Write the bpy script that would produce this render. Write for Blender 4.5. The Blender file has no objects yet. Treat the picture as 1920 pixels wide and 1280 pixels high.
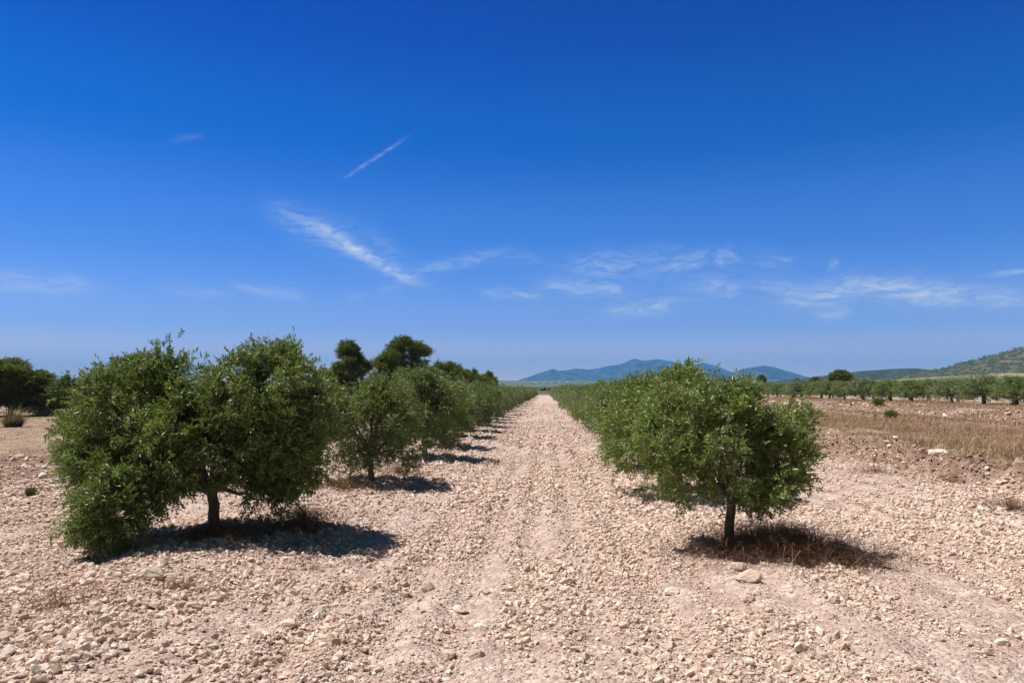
import bpy, math, random
import numpy as np
R = math.radians
sc = bpy.context.scene
COL = sc.collection

# ------------------------------------------------------------------ camera, sky, sun, exposure
CAMH = 1.6
YAW, PITCH = R(2.54), R(3.6)
cam_d = bpy.data.cameras.new('camera')
cam_d.lens = 26.25; cam_d.sensor_width = 36; cam_d.clip_start = 0.05; cam_d.clip_end = 60000
cam = bpy.data.objects.new('camera', cam_d); COL.objects.link(cam)
cam.location = (0, 0, CAMH)
cam.rotation_euler = (R(90) + PITCH, 0, YAW)
sc.camera = cam
sc.view_settings.view_transform = 'Standard'; sc.view_settings.look = 'None'
sc.view_settings.gamma = 1.0; sc.view_settings.exposure = 0.30
sc.cycles.volume_bounces = 2
sc.cycles.max_bounces = 8
sc.cycles.transparent_max_bounces = 8

SUN_DIR = (-1.0, 0.24)          # compass direction of the sun on the ground plane
SUN_EL = R(63)
_n = math.hypot(*SUN_DIR)
sv = (SUN_DIR[0]/_n*math.cos(SUN_EL), SUN_DIR[1]/_n*math.cos(SUN_EL), math.sin(SUN_EL))
import mathutils
sun_d = bpy.data.lights.new('sun', 'SUN'); sun_d.energy = 5.0; sun_d.angle = R(0.5); sun_d.color = (1.0, 0.965, 0.93)
sun = bpy.data.objects.new('sun', sun_d); COL.objects.link(sun)
sun.rotation_euler = mathutils.Vector(sv).to_track_quat('Z', 'Y').to_euler()

world = bpy.data.worlds.new('World'); sc.world = world
world.use_nodes = True
wt = world.node_tree; wn = wt.nodes; wl = wt.links; wn.clear()
wout = wn.new('ShaderNodeOutputWorld'); wbg = wn.new('ShaderNodeBackground'); wbg.inputs[1].default_value = 0.082
wl.new(wbg.outputs[0], wout.inputs[0])
sky = wn.new('ShaderNodeTexSky'); sky.sky_type = 'NISHITA'; sky.sun_disc = False
sky.sun_elevation = SUN_EL; sky.sun_rotation = math.atan2(sv[0], sv[1])
sky.altitude = 600; sky.air_density = 1.0; sky.dust_density = 0.35; sky.ozone_density = 3.0
gam = wn.new('ShaderNodeGamma'); gam.inputs[1].default_value = 1.0
hsv = wn.new('ShaderNodeHueSaturation'); hsv.inputs['Saturation'].default_value = 1.22; hsv.inputs['Value'].default_value = 0.95; hsv.inputs['Hue'].default_value = 0.507
wl.new(sky.outputs[0], gam.inputs[0]); wl.new(gam.outputs[0], hsv.inputs['Color'])

def wmath(op, a, b=None, c=None, clamp=False):
    n = wn.new('ShaderNodeMath'); n.operation = op; n.use_clamp = clamp
    for i, v in enumerate((a, b, c)):
        if v is None: continue
        if isinstance(v, (int, float)): n.inputs[i].default_value = v
        else: wl.new(v, n.inputs[i])
    return n.outputs[0]
tc = wn.new('ShaderNodeTexCoord'); sp = wn.new('ShaderNodeSeparateXYZ'); wl.new(tc.outputs['Generated'], sp.inputs[0])
az = wmath('ARCTAN2', sp.outputs[0], sp.outputs[1]); el = wmath('ARCSINE', sp.outputs[2])
cmb = wn.new('ShaderNodeCombineXYZ'); wl.new(az, cmb.inputs[0]); wl.new(el, cmb.inputs[1])
# the blue of the sky deepens quickly with height above the dusty horizon air; unseen zenith darkened to weaken fill light
deep = wmath('DIVIDE', el, 1.0, None, True)
tint = wn.new('ShaderNodeValToRGB'); wl.new(deep, tint.inputs[0]); tint.color_ramp.interpolation = 'B_SPLINE'
STOPS = [(0.0, (2.3, 1.60, 1.70)), (.022, (1.62, 1.24, 1.46)), (.045, (1.28, 1.0, 1.35)), (.083, (.84, .87, 1.38)), (.209, (.36, .76, 1.37)), (.329, (.02, .57, 1.20)), (.468, (.0, .38, 1.07)), (.62, (.02, .17, .40)), (.9, (.03, .055, .11))]
while len(tint.color_ramp.elements) < len(STOPS): tint.color_ramp.elements.new(.5)
for e_, (p_, c_) in zip(tint.color_ramp.elements, STOPS): e_.position = p_; e_.color = (*c_, 1)
tint.color_ramp.interpolation = 'EASE'
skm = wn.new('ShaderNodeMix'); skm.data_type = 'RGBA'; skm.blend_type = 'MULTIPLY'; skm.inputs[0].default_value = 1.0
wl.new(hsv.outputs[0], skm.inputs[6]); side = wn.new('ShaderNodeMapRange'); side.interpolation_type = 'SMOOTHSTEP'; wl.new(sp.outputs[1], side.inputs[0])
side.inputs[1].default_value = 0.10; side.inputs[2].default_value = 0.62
tmix = wn.new('ShaderNodeMix'); tmix.data_type = 'RGBA'; wl.new(side.outputs[0], tmix.inputs[0]); tmix.inputs[6].default_value = (.44, .40, .26, 1); wl.new(tint.outputs[0], tmix.inputs[7])  # sky beside and behind the view greyed and dimmed to cut blue fill light
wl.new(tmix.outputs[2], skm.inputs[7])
warp = wn.new('ShaderNodeTexNoise'); warp.inputs['Scale'].default_value = 13; warp.inputs['Detail'].default_value = 5; wl.new(cmb.outputs[0], warp.inputs['Vector'])
wsub = wn.new('ShaderNodeVectorMath'); wsub.operation = 'SUBTRACT'; wl.new(warp.outputs['Color'], wsub.inputs[0]); wsub.inputs[1].default_value = (0.5, 0.5, 0.5)
wscl = wn.new('ShaderNodeVectorMath'); wscl.operation = 'MULTIPLY'; wl.new(wsub.outputs[0], wscl.inputs[0]); wscl.inputs[1].default_value = (0.10, 0.032, 0)
wadd = wn.new('ShaderNodeVectorMath'); wadd.operation = 'ADD'; wl.new(cmb.outputs[0], wadd.inputs[0]); wl.new(wscl.outputs[0], wadd.inputs[1])
sw = wn.new('ShaderNodeSeparateXYZ'); wl.new(wadd.outputs[0], sw.inputs[0])
# cirrus wisps: (azimuth, elevation) of both ends, half width, strength (radians)
def ae(px, py):
    u = (px - 1022)/1400.; v = (728 - py)/1400.
    return math.atan(u), math.atan2(v, math.sqrt(1+u*u))
WISPS = [((500,378),(640,455),24,.32,.5),((560,395),(720,470),34,.10,.9),((590,425),(790,528),11,.80,.6),((690,440),(770,500),22,.14,.6),((780,505),(935,470),12,.40,.7),
 ((935,480),(1000,488),12,.20,.7),((645,318),(742,254),3.2,.40,.3),((295,247),(355,234),6,.09,.4),((-90,515),(150,536),17,.50,.6),((300,536),(415,545),9,.34,.6),
 ((440,530),(545,556),10,.42,.7),((645,550),(690,552),7,.24,.6),((715,540),(770,545),16,.18,.8),((905,547),(1020,553),10,.46,.7),((1030,532),(1165,549),13,.46,.8),
 ((1060,500),(1240,478),26,.26,1.2),((1130,588),(1285,568),13,.56,.7),((1300,538),(1380,547),16,.40,.8),((1250,503),(1315,488),15,.26,1.0),((1345,498),(1385,478),13,.30,1.0),
 ((1400,540),(1480,535),14,.18,1.0),((1430,500),(1480,482),10,.18,1.0),((1450,566),(1590,541),22,.58,.9),((1510,596),(1575,588),14,.44,.8),((1590,528),(1770,558),20,.60,.9),((1740,552),(1890,568),16,.40,.9),
 ((1000,525),(1900,545),36,.08,1.6),((1040,488),(1490,490),24,.10,1.6),((1550,560),(1920,556),22,.10,1.2),((560,430),(800,520),36,.05,1.2),((1830,520),(1960,502),4,.40,.4),((1540,495),(1570,488),10,.20,1.0),((430,300),(470,310),0.1,.0,1)]
acc = None
for (p0, p1, w, s, wob) in WISPS:
    if s <= 0: continue
    a0, e0 = ae(*p0); a1, e1 = ae(*p1)
    ca, ce = (a0+a1)/2, (e0+e1)/2; L = math.hypot(a1-a0, e1-e0)/2; th = math.atan2(e1-e0, a1-a0); c, s_ = math.cos(th), math.sin(th)
    wr = w*1.22/1400.; s *= (1.0 if ca < .02 else 1.18); L *= 1.06
    dx = wmath('SUBTRACT', wmath('MULTIPLY_ADD', wmath('SUBTRACT', sw.outputs[0], az), wob, az), ca)
    dy = wmath('SUBTRACT', wmath('MULTIPLY_ADD', wmath('SUBTRACT', sw.outputs[1], el), wob, el), ce)
    ss = wmath('ADD', wmath('MULTIPLY', dx, c/L/1.15), wmath('MULTIPLY', dy, s_/L/1.15))
    tt = wmath('ADD', wmath('MULTIPLY', dx, -s_/wr), wmath('MULTIPLY', dy, c/wr))
    q = wmath('ADD', wmath('POWER', wmath('ABSOLUTE', ss), 4.0), wmath('MULTIPLY', tt, tt))
    m = wmath('MULTIPLY', wmath('EXPONENT', wmath('MULTIPLY', q, -1.6)), s)
    acc = m if acc is None else wmath('ADD', acc, m)
fm = wn.new('ShaderNodeMapping'); fm.inputs['Rotation'].default_value = (0, 0, R(18)); fm.inputs['Scale'].default_value = (34, 150, 1)
wl.new(wadd.outputs[0], fm.inputs[0])
fn = wn.new('ShaderNodeTexNoise'); fn.inputs['Scale'].default_value = 1.0; fn.inputs['Detail'].default_value = 8; fn.inputs['Roughness'].default_value = 0.62; fn.inputs['Distortion'].default_value = 0.6
wl.new(fm.outputs[0], fn.inputs['Vector'])
fr = wn.new('ShaderNodeMapRange'); fr.interpolation_type = 'SMOOTHSTEP'; wl.new(fn.outputs[0], fr.inputs[0]); fr.inputs[1].default_value = 0.30; fr.inputs[2].default_value = 0.76; fr.inputs[3].default_value = 0.12; fr.inputs[4].default_value = 1.1
cov = wmath('MULTIPLY', acc, fr.outputs[0], clamp=True)
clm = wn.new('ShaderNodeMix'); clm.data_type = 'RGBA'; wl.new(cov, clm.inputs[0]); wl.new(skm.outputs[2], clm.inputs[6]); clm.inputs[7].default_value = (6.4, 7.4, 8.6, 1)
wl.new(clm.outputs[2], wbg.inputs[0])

# ------------------------------------------------------------------ helpers
def _px2w(px, py, z=0.0):
    """where the line of sight through a point of the photograph meets height z"""
    v = mathutils.Vector(((px-960)/1400., (640-py)/1400., -1.0)); v.rotate(cam.rotation_euler)
    t = (z - CAMH)/v.z
    return v.x*t, v.y*t
def px2w(px, py, z=0.0):
    x, y = _px2w(px, py, z)
    for _ in range(6):
        x, y = _px2w(px, py, float(height(np.array([x]), np.array([y]))[0]))
    return x, y
def bearing(px, D, py=None):
    v = mathutils.Vector(((px-960)/1400., (640-(py if py is not None else 728))/1400., -1.0)); v.rotate(cam.rotation_euler)
    return v.x/v.y*D, CAMH + v.z/v.y*D

def hash2(ix, iy, seed):
    h = (ix.astype(np.int64)*374761393 + iy.astype(np.int64)*668265263 + seed*1442695041) & 0xffffffff
    h = ((h ^ (h >> 13))*1274126177) & 0xffffffff
    h = h ^ (h >> 16)
    return (h & 0xffffff)/float(0xffffff)
def vnoise(x, y, seed=0):
    x = np.asarray(x, float); y = np.asarray(y, float)
    ix = np.floor(x); iy = np.floor(y); fx = x-ix; fy = y-iy
    fx = fx*fx*(3-2*fx); fy = fy*fy*(3-2*fy)
    a = hash2(ix, iy, seed); b = hash2(ix+1, iy, seed); c = hash2(ix, iy+1, seed); d = hash2(ix+1, iy+1, seed)
    return (a*(1-fx)+b*fx)*(1-fy) + (c*(1-fx)+d*fx)*fy
def fbm(x, y, seed=0, oct=4):
    s = 0; a = 0.5; f = 1.0
    for o in range(oct):
        s = s + a*(vnoise(x*f, y*f, seed+o*17)-0.5); a *= 0.5; f *= 2.03
    return s
def sstep(a, b, x):
    t = np.clip((x-a)/(b-a), 0, 1); return t*t*(3-2*t)

def np_mesh(name, verts, faces, mats=(), mat_idx=None, smooth=False):
    """faces: one (n,k) array or a list of them"""
    if not isinstance(faces, (list, tuple)): faces = [faces]
    me = bpy.data.meshes.new(name)
    verts = np.asarray(verts, np.float32)
    me.vertices.add(len(verts)); me.vertices.foreach_set('co', verts.ravel())
    loops = np.concatenate([f.ravel() for f in faces]).astype(np.int32)
    tot = np.concatenate([np.full(len(f), f.shape[1], np.int32) for f in faces])
    start = np.concatenate([[0], np.cumsum(tot)[:-1]]).astype(np.int32)
    me.loops.add(len(loops)); me.loops.foreach_set('vertex_index', loops)
    me.polygons.add(len(tot)); me.polygons.foreach_set('loop_start', start); me.polygons.foreach_set('loop_total', tot)
    if mat_idx is not None: me.polygons.foreach_set('material_index', np.asarray(mat_idx, np.int32))
    me.polygons.foreach_set('use_smooth', np.full(len(tot), bool(smooth)))
    me.update(calc_edges=True); me.validate()
    for m in mats: me.materials.append(m)
    return me
def link(name, me, parent=None, loc=(0,0,0)):
    o = bpy.data.objects.new(name, me); COL.objects.link(o)
    if parent is not None: o.parent = parent
    o.location = loc
    return o
def tag(o, label=None, cat=None, group=None, kind=None):
    if label: o['label'] = label
    if cat: o['category'] = cat
    if group: o['group'] = group
    if kind: o['kind'] = kind
    return o
def norm(a): return a/np.maximum(np.linalg.norm(a, axis=-1, keepdims=True), 1e-9)

class MB:
    """collects tubes into one mesh"""
    def __init__(s): s.v = []; s.f = []; s.n = 0
    def tube(s, pts, rad, sides=8):
        pts = np.asarray(pts, float); k = len(pts)
        t = norm(np.gradient(pts, axis=0))
        ref = np.where(np.abs(t[:, 2:3]) > 0.9, np.array([[1., 0, 0]]), np.array([[0, 0, 1.]]))
        a = norm(np.cross(t, ref)); b = np.cross(t, a)
        for i in range(1, k):
            if np.dot(a[i], a[i-1]) < 0: a[i] *= -1; b[i] *= -1
        ang = np.linspace(0, 2*np.pi, sides, endpoint=False)
        r = np.asarray(rad, float)[:, None, None]
        ring = pts[:, None, :] + r*(a[:, None, :]*np.cos(ang)[None, :, None] + b[:, None, :]*np.sin(ang)[None, :, None])
        s.v.append(ring.reshape(-1, 3))
        i, j = np.meshgrid(np.arange(k-1), np.arange(sides), indexing='ij')
        q = np.stack([i*sides+j, i*sides+(j+1) % sides, (i+1)*sides+(j+1) % sides, (i+1)*sides+j], -1).reshape(-1, 4)
        s.f.append(q + s.n); s.n += k*sides
    def mesh(s, name, mats, smooth=True): return np_mesh(name, np.concatenate(s.v), np.concatenate(s.f), mats, smooth=smooth)

def curve(p0, p1, sag=0.0, n=7, wob=0.03, rng=None):
    t = np.linspace(0, 1, n)[:, None]
    p = np.asarray(p0)*(1-t) + np.asarray(p1)*t
    p[:, 2] += (sag*np.sin(t*np.pi))[:, 0]
    if rng is not None and n > 2:
        p[1:-1] += rng.normal(0, wob, (n-2, 3))
    return p

# ------------------------------------------------------------------ materials
def new_mat(name):
    m = bpy.data.materials.new(name); m.use_nodes = True
    nt = m.node_tree; b = nt.nodes['Principled BSDF']
    return m, nt, nt.nodes, nt.links, b
def ramp(nt, fac, stops):
    r = nt.nodes.new('ShaderNodeValToRGB'); cr = r.color_ramp
    while len(cr.elements) < len(stops): cr.elements.new(0.5)
    for e, (p, c) in zip(cr.elements, stops): e.position = p; e.color = (*c, 1)
    nt.links.new(fac, r.inputs[0]); return r.outputs[0]
def noise(nt, scale, detail=4, rough=0.55, vec=None, dist=0.0):
    n = nt.nodes.new('ShaderNodeTexNoise'); n.inputs['Scale'].default_value = scale; n.inputs['Detail'].default_value = detail
    n.inputs['Roughness'].default_value = rough; n.inputs['Distortion'].default_value = dist
    if vec is not None: nt.links.new(vec, n.inputs['Vector'])
    return n.outputs[0]
def mixc(nt, fac, a, b, mode='MIX'):
    n = nt.nodes.new('ShaderNodeMix'); n.data_type = 'RGBA'; n.blend_type = mode
    for k, v in ((0, fac), (6, a), (7, b)):
        if isinstance(v, (int, float)): n.inputs[k].default_value = v
        elif isinstance(v, tuple): n.inputs[k].default_value = (*v, 1)
        else: nt.links.new(v, n.inputs[k])
    return n.outputs[2]
def nmath(nt, op, a, b=None, clamp=False):
    n = nt.nodes.new('ShaderNodeMath'); n.operation = op; n.use_clamp = clamp
    for i, v in enumerate((a, b)):
        if v is None: continue
        if isinstance(v, (int, float)): n.inputs[i].default_value = v
        else: nt.links.new(v, n.inputs[i])
    return n.outputs[0]

def leaf_mat(name, stops, rough=0.4, trans=0.29, tcol=(0.25, 0.36, 0.05), objvar=0.15, spec=0.5):
    m, nt, N, Lk, b = new_mat(name)
    g = N.new('ShaderNodeNewGeometry'); oi = N.new('ShaderNodeObjectInfo')
    c = ramp(nt, g.outputs['Random Per Island'], stops)
    pn = noise(nt, 3.0, 3)
    tcn = N.new('ShaderNodeTexCoord'); 
    hs = N.new('ShaderNodeHueSaturation'); Lk.new(c, hs.inputs['Color'])
    mr = N.new('ShaderNodeMapRange'); Lk.new(oi.outputs['Random'], mr.inputs[0]); mr.inputs[3].default_value = 1-objvar; mr.inputs[4].default_value = 1+objvar
    Lk.new(mr.outputs[0], hs.inputs['Saturation'])
    mr2 = N.new('ShaderNodeMapRange'); Lk.new(pn, mr2.inputs[0]); mr2.inputs[1].default_value = .3; mr2.inputs[2].default_value = .7; mr2.inputs[3].default_value = .78; mr2.inputs[4].default_value = 1.2
    Lk.new(mr2.outputs[0], hs.inputs['Value'])
    back = mixc(nt, 0.25, hs.outputs[0], (0.16, 0.19, 0.13))
    fc = mixc(nt, g.outputs['Backfacing'], hs.outputs[0], back)
    Lk.new(fc, b.inputs['Base Color']); b.inputs['Roughness'].default_value = rough; b.inputs['Specular IOR Level'].default_value = spec
    tr = N.new('ShaderNodeBsdfTranslucent'); tr.inputs[0].default_value = (*tcol, 1)
    mx = N.new('ShaderNodeMixShader'); mx.inputs[0].default_value = trans
    Lk.new(b.outputs[0], mx.inputs[1]); Lk.new(tr.outputs[0], mx.inputs[2]); Lk.new(mx.outputs[0], N['Material Output'].inputs[0])
    return m
M = {}
M['olive_leaf'] = leaf_mat('olive_leaf', [(0, (.044, .070, .016)), (.4, (.098, .147, .034)), (.75, (.185, .245, .068)), (1, (.37, .39, .20))])
M['bright_leaf'] = leaf_mat('bright_leaf', [(0, (.085, .130, .015)), (.4, (.175, .250, .030)), (.8, (.29, .37, .06)), (1, (.42, .44, .17))], trans=.30)
M['grey_leaf'] = leaf_mat('grey_leaf', [(0, (.10, .125, .042)), (.5, (.175, .205, .078)), (.85, (.24, .265, .12)), (1, (.32, .34, .19))], trans=.24, objvar=.2)
M['pine_needle'] = leaf_mat('pine_needle', [(0, (.06, .09, .010)), (.5, (.13, .175, .018)), (1, (.22, .25, .03))], rough=.6, trans=.25, tcol=(.20, .26, .03), spec=.2)
M['young_pine'] = leaf_mat('young_pine', [(0, (.08, .11, .014)), (.5, (.16, .20, .026)), (1, (.26, .28, .04))], rough=.6, trans=.25, tcol=(.24, .28, .03), spec=.2)
M['shrub_leaf'] = leaf_mat('shrub_leaf', [(0, (.06, .085, .016)), (.5, (.11, .15, .028)), (1, (.17, .21, .05))], rough=.6, trans=.15, spec=.2)

def bark_mat(name, c0, c1, s=14):
    m, nt, N, Lk, b = new_mat(name)
    tcn = N.new('ShaderNodeTexCoord'); mp = N.new('ShaderNodeMapping'); mp.inputs['Scale'].default_value = (1, 1, .3); Lk.new(tcn.outputs['Object'], mp.inputs[0])
    n = noise(nt, s, 8, .65, mp.outputs[0]); n2 = noise(nt, s*4, 5, .6, mp.outputs[0])
    c = ramp(nt, n, [(.3, c0), (.7, c1)]); Lk.new(c, b.inputs['Base Color']); b.inputs['Roughness'].default_value = .9; b.inputs['Specular IOR Level'].default_value = .15
    bp = N.new('ShaderNodeBump'); bp.inputs['Strength'].default_value = .8; bp.inputs['Distance'].default_value = .02; Lk.new(n2, bp.inputs['Height']); Lk.new(bp.outputs[0], b.inputs['Normal'])
    return m
M['olive_bark'] = bark_mat('olive_bark', (.075, .06, .048), (.25, .21, .17))
M['twig'] = bark_mat('twig', (.11, .10, .075), (.26, .23, .18), 30)
M['pine_bark'] = bark_mat('pine_bark', (.05, .04, .032), (.16, .12, .09), 6)

def straw_mat(name, stops, trans=.2):
    m, nt, N, Lk, b = new_mat(name)
    g = N.new('ShaderNodeNewGeometry'); c = ramp(nt, g.outputs['Random Per Island'], stops)
    pn = noise(nt, .35, 3); c2 = mixc(nt, pn, c, mixc(nt, 1.0, c, (.72, .60, .52), 'MULTIPLY'))
    Lk.new(c2, b.inputs['Base Color']); b.inputs['Roughness'].default_value = .8; b.inputs['Specular IOR Level'].default_value = .15
    tr = N.new('ShaderNodeBsdfTranslucent'); Lk.new(c2, tr.inputs[0]); mx = N.new('ShaderNodeMixShader'); mx.inputs[0].default_value = trans
    Lk.new(b.outputs[0], mx.inputs[1]); Lk.new(tr.outputs[0], mx.inputs[2]); Lk.new(mx.outputs[0], N['Material Output'].inputs[0])
    return m
M['dry_grass'] = straw_mat('dry_grass', [(0, (.25, .155, .095)), (.5, (.47, .335, .21)), (1, (.68, .55, .38))])
M['dry_weed'] = straw_mat('dry_weed', [(0, (.13, .068, .034)), (.6, (.28, .16, .085)), (1, (.48, .32, .19))], .1)
M['esparto'] = straw_mat('esparto', [(0, (.12, .12, .05)), (.5, (.24, .22, .10)), (1, (.45, .37, .20))])

def stone_mat(name, stops, scale=25):
    m, nt, N, Lk, b = new_mat(name)
    g = N.new('ShaderNodeNewGeometry'); oi = N.new('ShaderNodeObjectInfo')
    f = nmath(nt, 'FRACT', nmath(nt, 'ADD', g.outputs['Random Per Island'], oi.outputs['Random']))
    c = ramp(nt, f, stops)
    pn = noise(nt, scale, 6, .65, g.outputs['Position'])
    c2 = mixc(nt, 1.0, c, ramp(nt, pn, [(.3, (.78, .74, .70)), (.62, (1.08, 1.06, 1.04))]), 'MULTIPLY')
    Lk.new(c2, b.inputs['Base Color']); b.inputs['Roughness'].default_value = .92; b.inputs['Specular IOR Level'].default_value = .12
    bp = N.new('ShaderNodeBump'); bp.inputs['Strength'].default_value = .5; bp.inputs['Distance'].default_value = .01
    Lk.new(noise(nt, scale*3, 6, .6, g.outputs['Position']), bp.inputs['Height']); Lk.new(bp.outputs[0], b.inputs['Normal'])
    return m
M['gravel'] = stone_mat('gravel', [(0, (.50, .365, .305)), (.3, (.645, .497, .408)), (.7, (.755, .615, .515)), (.93, (.82, .71, .62)), (1, (.53, .345, .24))])
M['rock_pale'] = stone_mat('rock_pale', [(0, (.62, .50, .40)), (.5, (.70, .60, .49)), (1, (.76, .68, .58))], 14)
M['rock_tan'] = stone_mat('rock_tan', [(0, (.56, .42, .33)), (1, (.68, .54, .44))], 14)

# ------------------------------------------------------------------ ground
def edge_r(y): return 6.9 + 0.55*fbm(y*.35, y*0+3, 5, 3)*2
def edge_l(y): return -8.9 + 0.9*fbm(y*.25, y*0+9, 6, 3)*2
def height(x, y):
    x = np.asarray(x, float); y = np.asarray(y, float)
    near = np.exp(-np.maximum(y-25, 0)/20.)*(1-sstep(5.6, 6.6, np.abs(x+1)*.75))
    h = 0.0*x
    # stony ridges under the two tree rows, worked furrows between
    h = h + .10*np.exp(-((x+3.3)/1.2)**2) + .07*np.exp(-((x-2.0)/.9)**2)
    h = h + near*(.020*np.sin((x+.15*fbm(x*0+2, y*.4, 8, 2))*2*np.pi/.47)*(.3+1.4*vnoise(x*.7, y*.2, 9)) + .05*fbm(x*.9, y*.35, 11, 4) + .05*fbm(x*3.1, y*2.2, 12, 3))
    # right: eroded red bank up to the dry field, then the terrace of the orchard
    er = edge_r(y); f = sstep(-15, 2, y)
    bank = sstep(er-.05, er+.38+.5*fbm(y*1.7, y*0, 21, 3), x+.35*fbm(x*2, y*2.4, 27, 3))*f
    h = h + .34*bank + bank*(1-sstep(er+.8, er+3.2, x))*(.50*fbm(x*2.6, y*2.6, 22, 4)+.30*fbm(x*6, y*6, 23, 2))
    h = h - .14*sstep(8, 14, x)*(1-sstep(15.8, 17.2, x)) + .03*fbm(x*.5, y*.5, 24, 4)*bank*(x < 60)
    tb = 17.3 + .9*fbm(y*.2, y*0+5, 25, 3)
    ter = sstep(tb, tb+1.3, x)
    h = h + ter*.34*(1-.0*x) + ter*(1-sstep(tb+1.6, tb+3, x))*.25*fbm(x*1.6, y*1.6, 26, 4)
    # left: rough red edge of the gravel and the dry field
    lf = 1-sstep(edge_l(y)-1.2, edge_l(y)+.2, x)
    h = h + lf*(.10 + .06*fbm(x*.6, y*.6, 31, 4)) + lf*sstep(-16, -10, x)*.22*fbm(x*2.2, y*2.2, 32, 4)
    # far country: the plain lifts towards the hills
    d = np.hypot(x, np.maximum(y, 0))
    h = h + 42*sstep(500, 4300, d) + sstep(250, 900, d)*6*fbm(x/260., y/260., 41, 4) + sstep(120, 260, d)*.0
    return h
def stretch(lo, hi, step0, grow, limit):
    a = list(np.arange(lo, hi+1e-6, step0)); s = step0
    while a[-1] < limit: s *= grow; a.append(a[-1]+s)
    return a
xs = stretch(-7.5, 9.5, .075, 1.045, 9500)
xl = []; s = .075; v = -7.5
while v > -9500: s *= 1.045; v -= s; xl.append(v)
xs = np.array(xl[::-1] + xs)
ys = stretch(2.2, 15, .075, 1.03, 9000)
yl = []; s = .075; v = 2.2
while v > -60: s *= 1.25; v -= s; yl.append(v)
ys = np.array(yl[::-1] + ys)
gx, gy = np.meshgrid(xs, ys, indexing='xy')
gz = height(gx, gy)
nx, ny = len(xs), len(ys)
i, j = np.meshgrid(np.arange(nx-1), np.arange(ny-1), indexing='xy')
quad = np.stack([j*nx+i, j*nx+i+1, (j+1)*nx+i+1, (j+1)*nx+i], -1).reshape(-1, 4)
fx, fy = gx.ravel(), gy.ravel()
def zones(x, y):
    er = edge_r(y); tb = 17.3 + .9*fbm(y*.2, y*0+5, 25, 3); el_ = edge_l(y)
    far = sstep(150, 220, np.hypot(x, np.maximum(y, 0)))
    n = fbm(x*.8, y*.8, 51, 4)
    field_r = sstep(er+.45+n*1.6, er+1.1+n*1.6, x)*(1-sstep(tb-.4+n, tb+.3+n, x))
    field_l = 1-sstep(el_-2.2+n*3, el_-.5+n*3, x)
    bankr = sstep(er-.35+n*.8, er+.1+n*.8, x)*(1-sstep(er+.5+n*1.6, er+1.1+n*1.6, x))
    bankl = (1-sstep(el_-.4+n*1.5, el_+.7+n*1.5, x))*sstep(el_-4.5, el_-2.5, x)
    trk = np.exp(-((x-14.5-.4*fbm(y*.1, y*0, 55, 2))/.22)**2) + np.exp(-((x-15.7-.4*fbm(y*.1, y*0, 55, 2))/.22)**2)
    tface = sstep(tb-.4+n, tb+.1+n, x)*(1-sstep(tb+1.3+n, tb+2.0+n, x))
    tgr = sstep(tb+.5, tb+1.2, x)*(1-sstep(tb+9, tb+14, x))*sstep(.42, .58, vnoise(x*.45, y*.22, 57)*.65+vnoise(x*1.6, y*1.1, 58)*.35)
    bankr = np.maximum(bankr, tface*.75); field_r = np.maximum(field_r, tgr*.8)
    grass = np.clip(np.maximum(field_r*(1-.85*np.clip(trk, 0, 1)), field_l)*(1-far), 0, 1)
    red = np.clip(np.maximum(bankr, bankl)*(1-far), 0, 1)
    return grass, red, far
zg, zr, zf = zones(fx, fy)

m, nt, N, Lk, b = new_mat('earth'); M['earth'] = m
g = N.new('ShaderNodeNewGeometry'); P = g.outputs['Position']
at = N.new('ShaderNodeAttribute'); at.attribute_name = 'zone'; sep = N.new('ShaderNodeSeparateColor'); Lk.new(at.outputs['Color'], sep.inputs[0])
vo = N.new('ShaderNodeTexVoronoi'); vo.inputs['Scale'].default_value = 24; Lk.new(P, vo.inputs['Vector'])
vo2 = N.new('ShaderNodeTexVoronoi'); vo2.inputs['Scale'].default_value = 60; Lk.new(P, vo2.inputs['Vector'])
n1 = noise(nt, 1.1, 6, .6, P); n2 = noise(nt, 40, 5, .6, P); n3 = noise(nt, 5, 5, .6, P)
sepc = N.new('ShaderNodeSeparateColor'); Lk.new(vo.outputs['Color'], sepc.inputs[0])
soil = ramp(nt, n1, [(.3, (.41, .28, .228)), (.55, (.50, .365, .305)), (.75, (.60, .465, .395))])
grav = ramp(nt, sepc.outputs[0], [(0, (.48, .345, .27)), (.45, (.64, .485, .40)), (1, (.74, .595, .50))])
gm = mixc(nt, ramp(nt, n3, [(.40, (0, 0, 0)), (.58, (1, 1, 1))]), soil, grav)
redc = ramp(nt, noise(nt, 4.5, 9, .72, P), [(.30, (.15, .085, .06)), (.46, (.29, .18, .13)), (.72, (.50, .36, .28))])
gras = ramp(nt, noise(nt, 2.2, 7, .65, P), [(.3, (.25, .165, .108)), (.5, (.39, .28, .19)), (.7, (.53, .41, .29))])
far_n = N.new('ShaderNodeMapping'); far_n.inputs['Scale'].default_value = (.004, .010, 0); Lk.new(P, far_n.inputs[0])
fv = N.new('ShaderNodeTexVoronoi'); fv.inputs['Scale'].default_value = 1.0; Lk.new(far_n.outputs[0], fv.inputs['Vector'])
fs = N.new('ShaderNodeSeparateColor'); Lk.new(fv.outputs['Color'], fs.inputs[0])
farc = ramp(nt, fs.outputs[0], [(0, (.07, .10, .04)), (.35, (.13, .15, .07)), (.55, (.30, .25, .15)), (.8, (.15, .16, .08)), (1, (.40, .33, .22))])
fdot = noise(nt, .06, 6, .7, P); farc = mixc(nt, ramp(nt, fdot, [(.45, (0, 0, 0)), (.55, (1, 1, 1))]), farc, (.06, .085, .035))
c = mixc(nt, sep.outputs[0], gm, gras); c = mixc(nt, sep.outputs[1], c, redc); c = mixc(nt, sep.outputs[2], c, farc)
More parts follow.
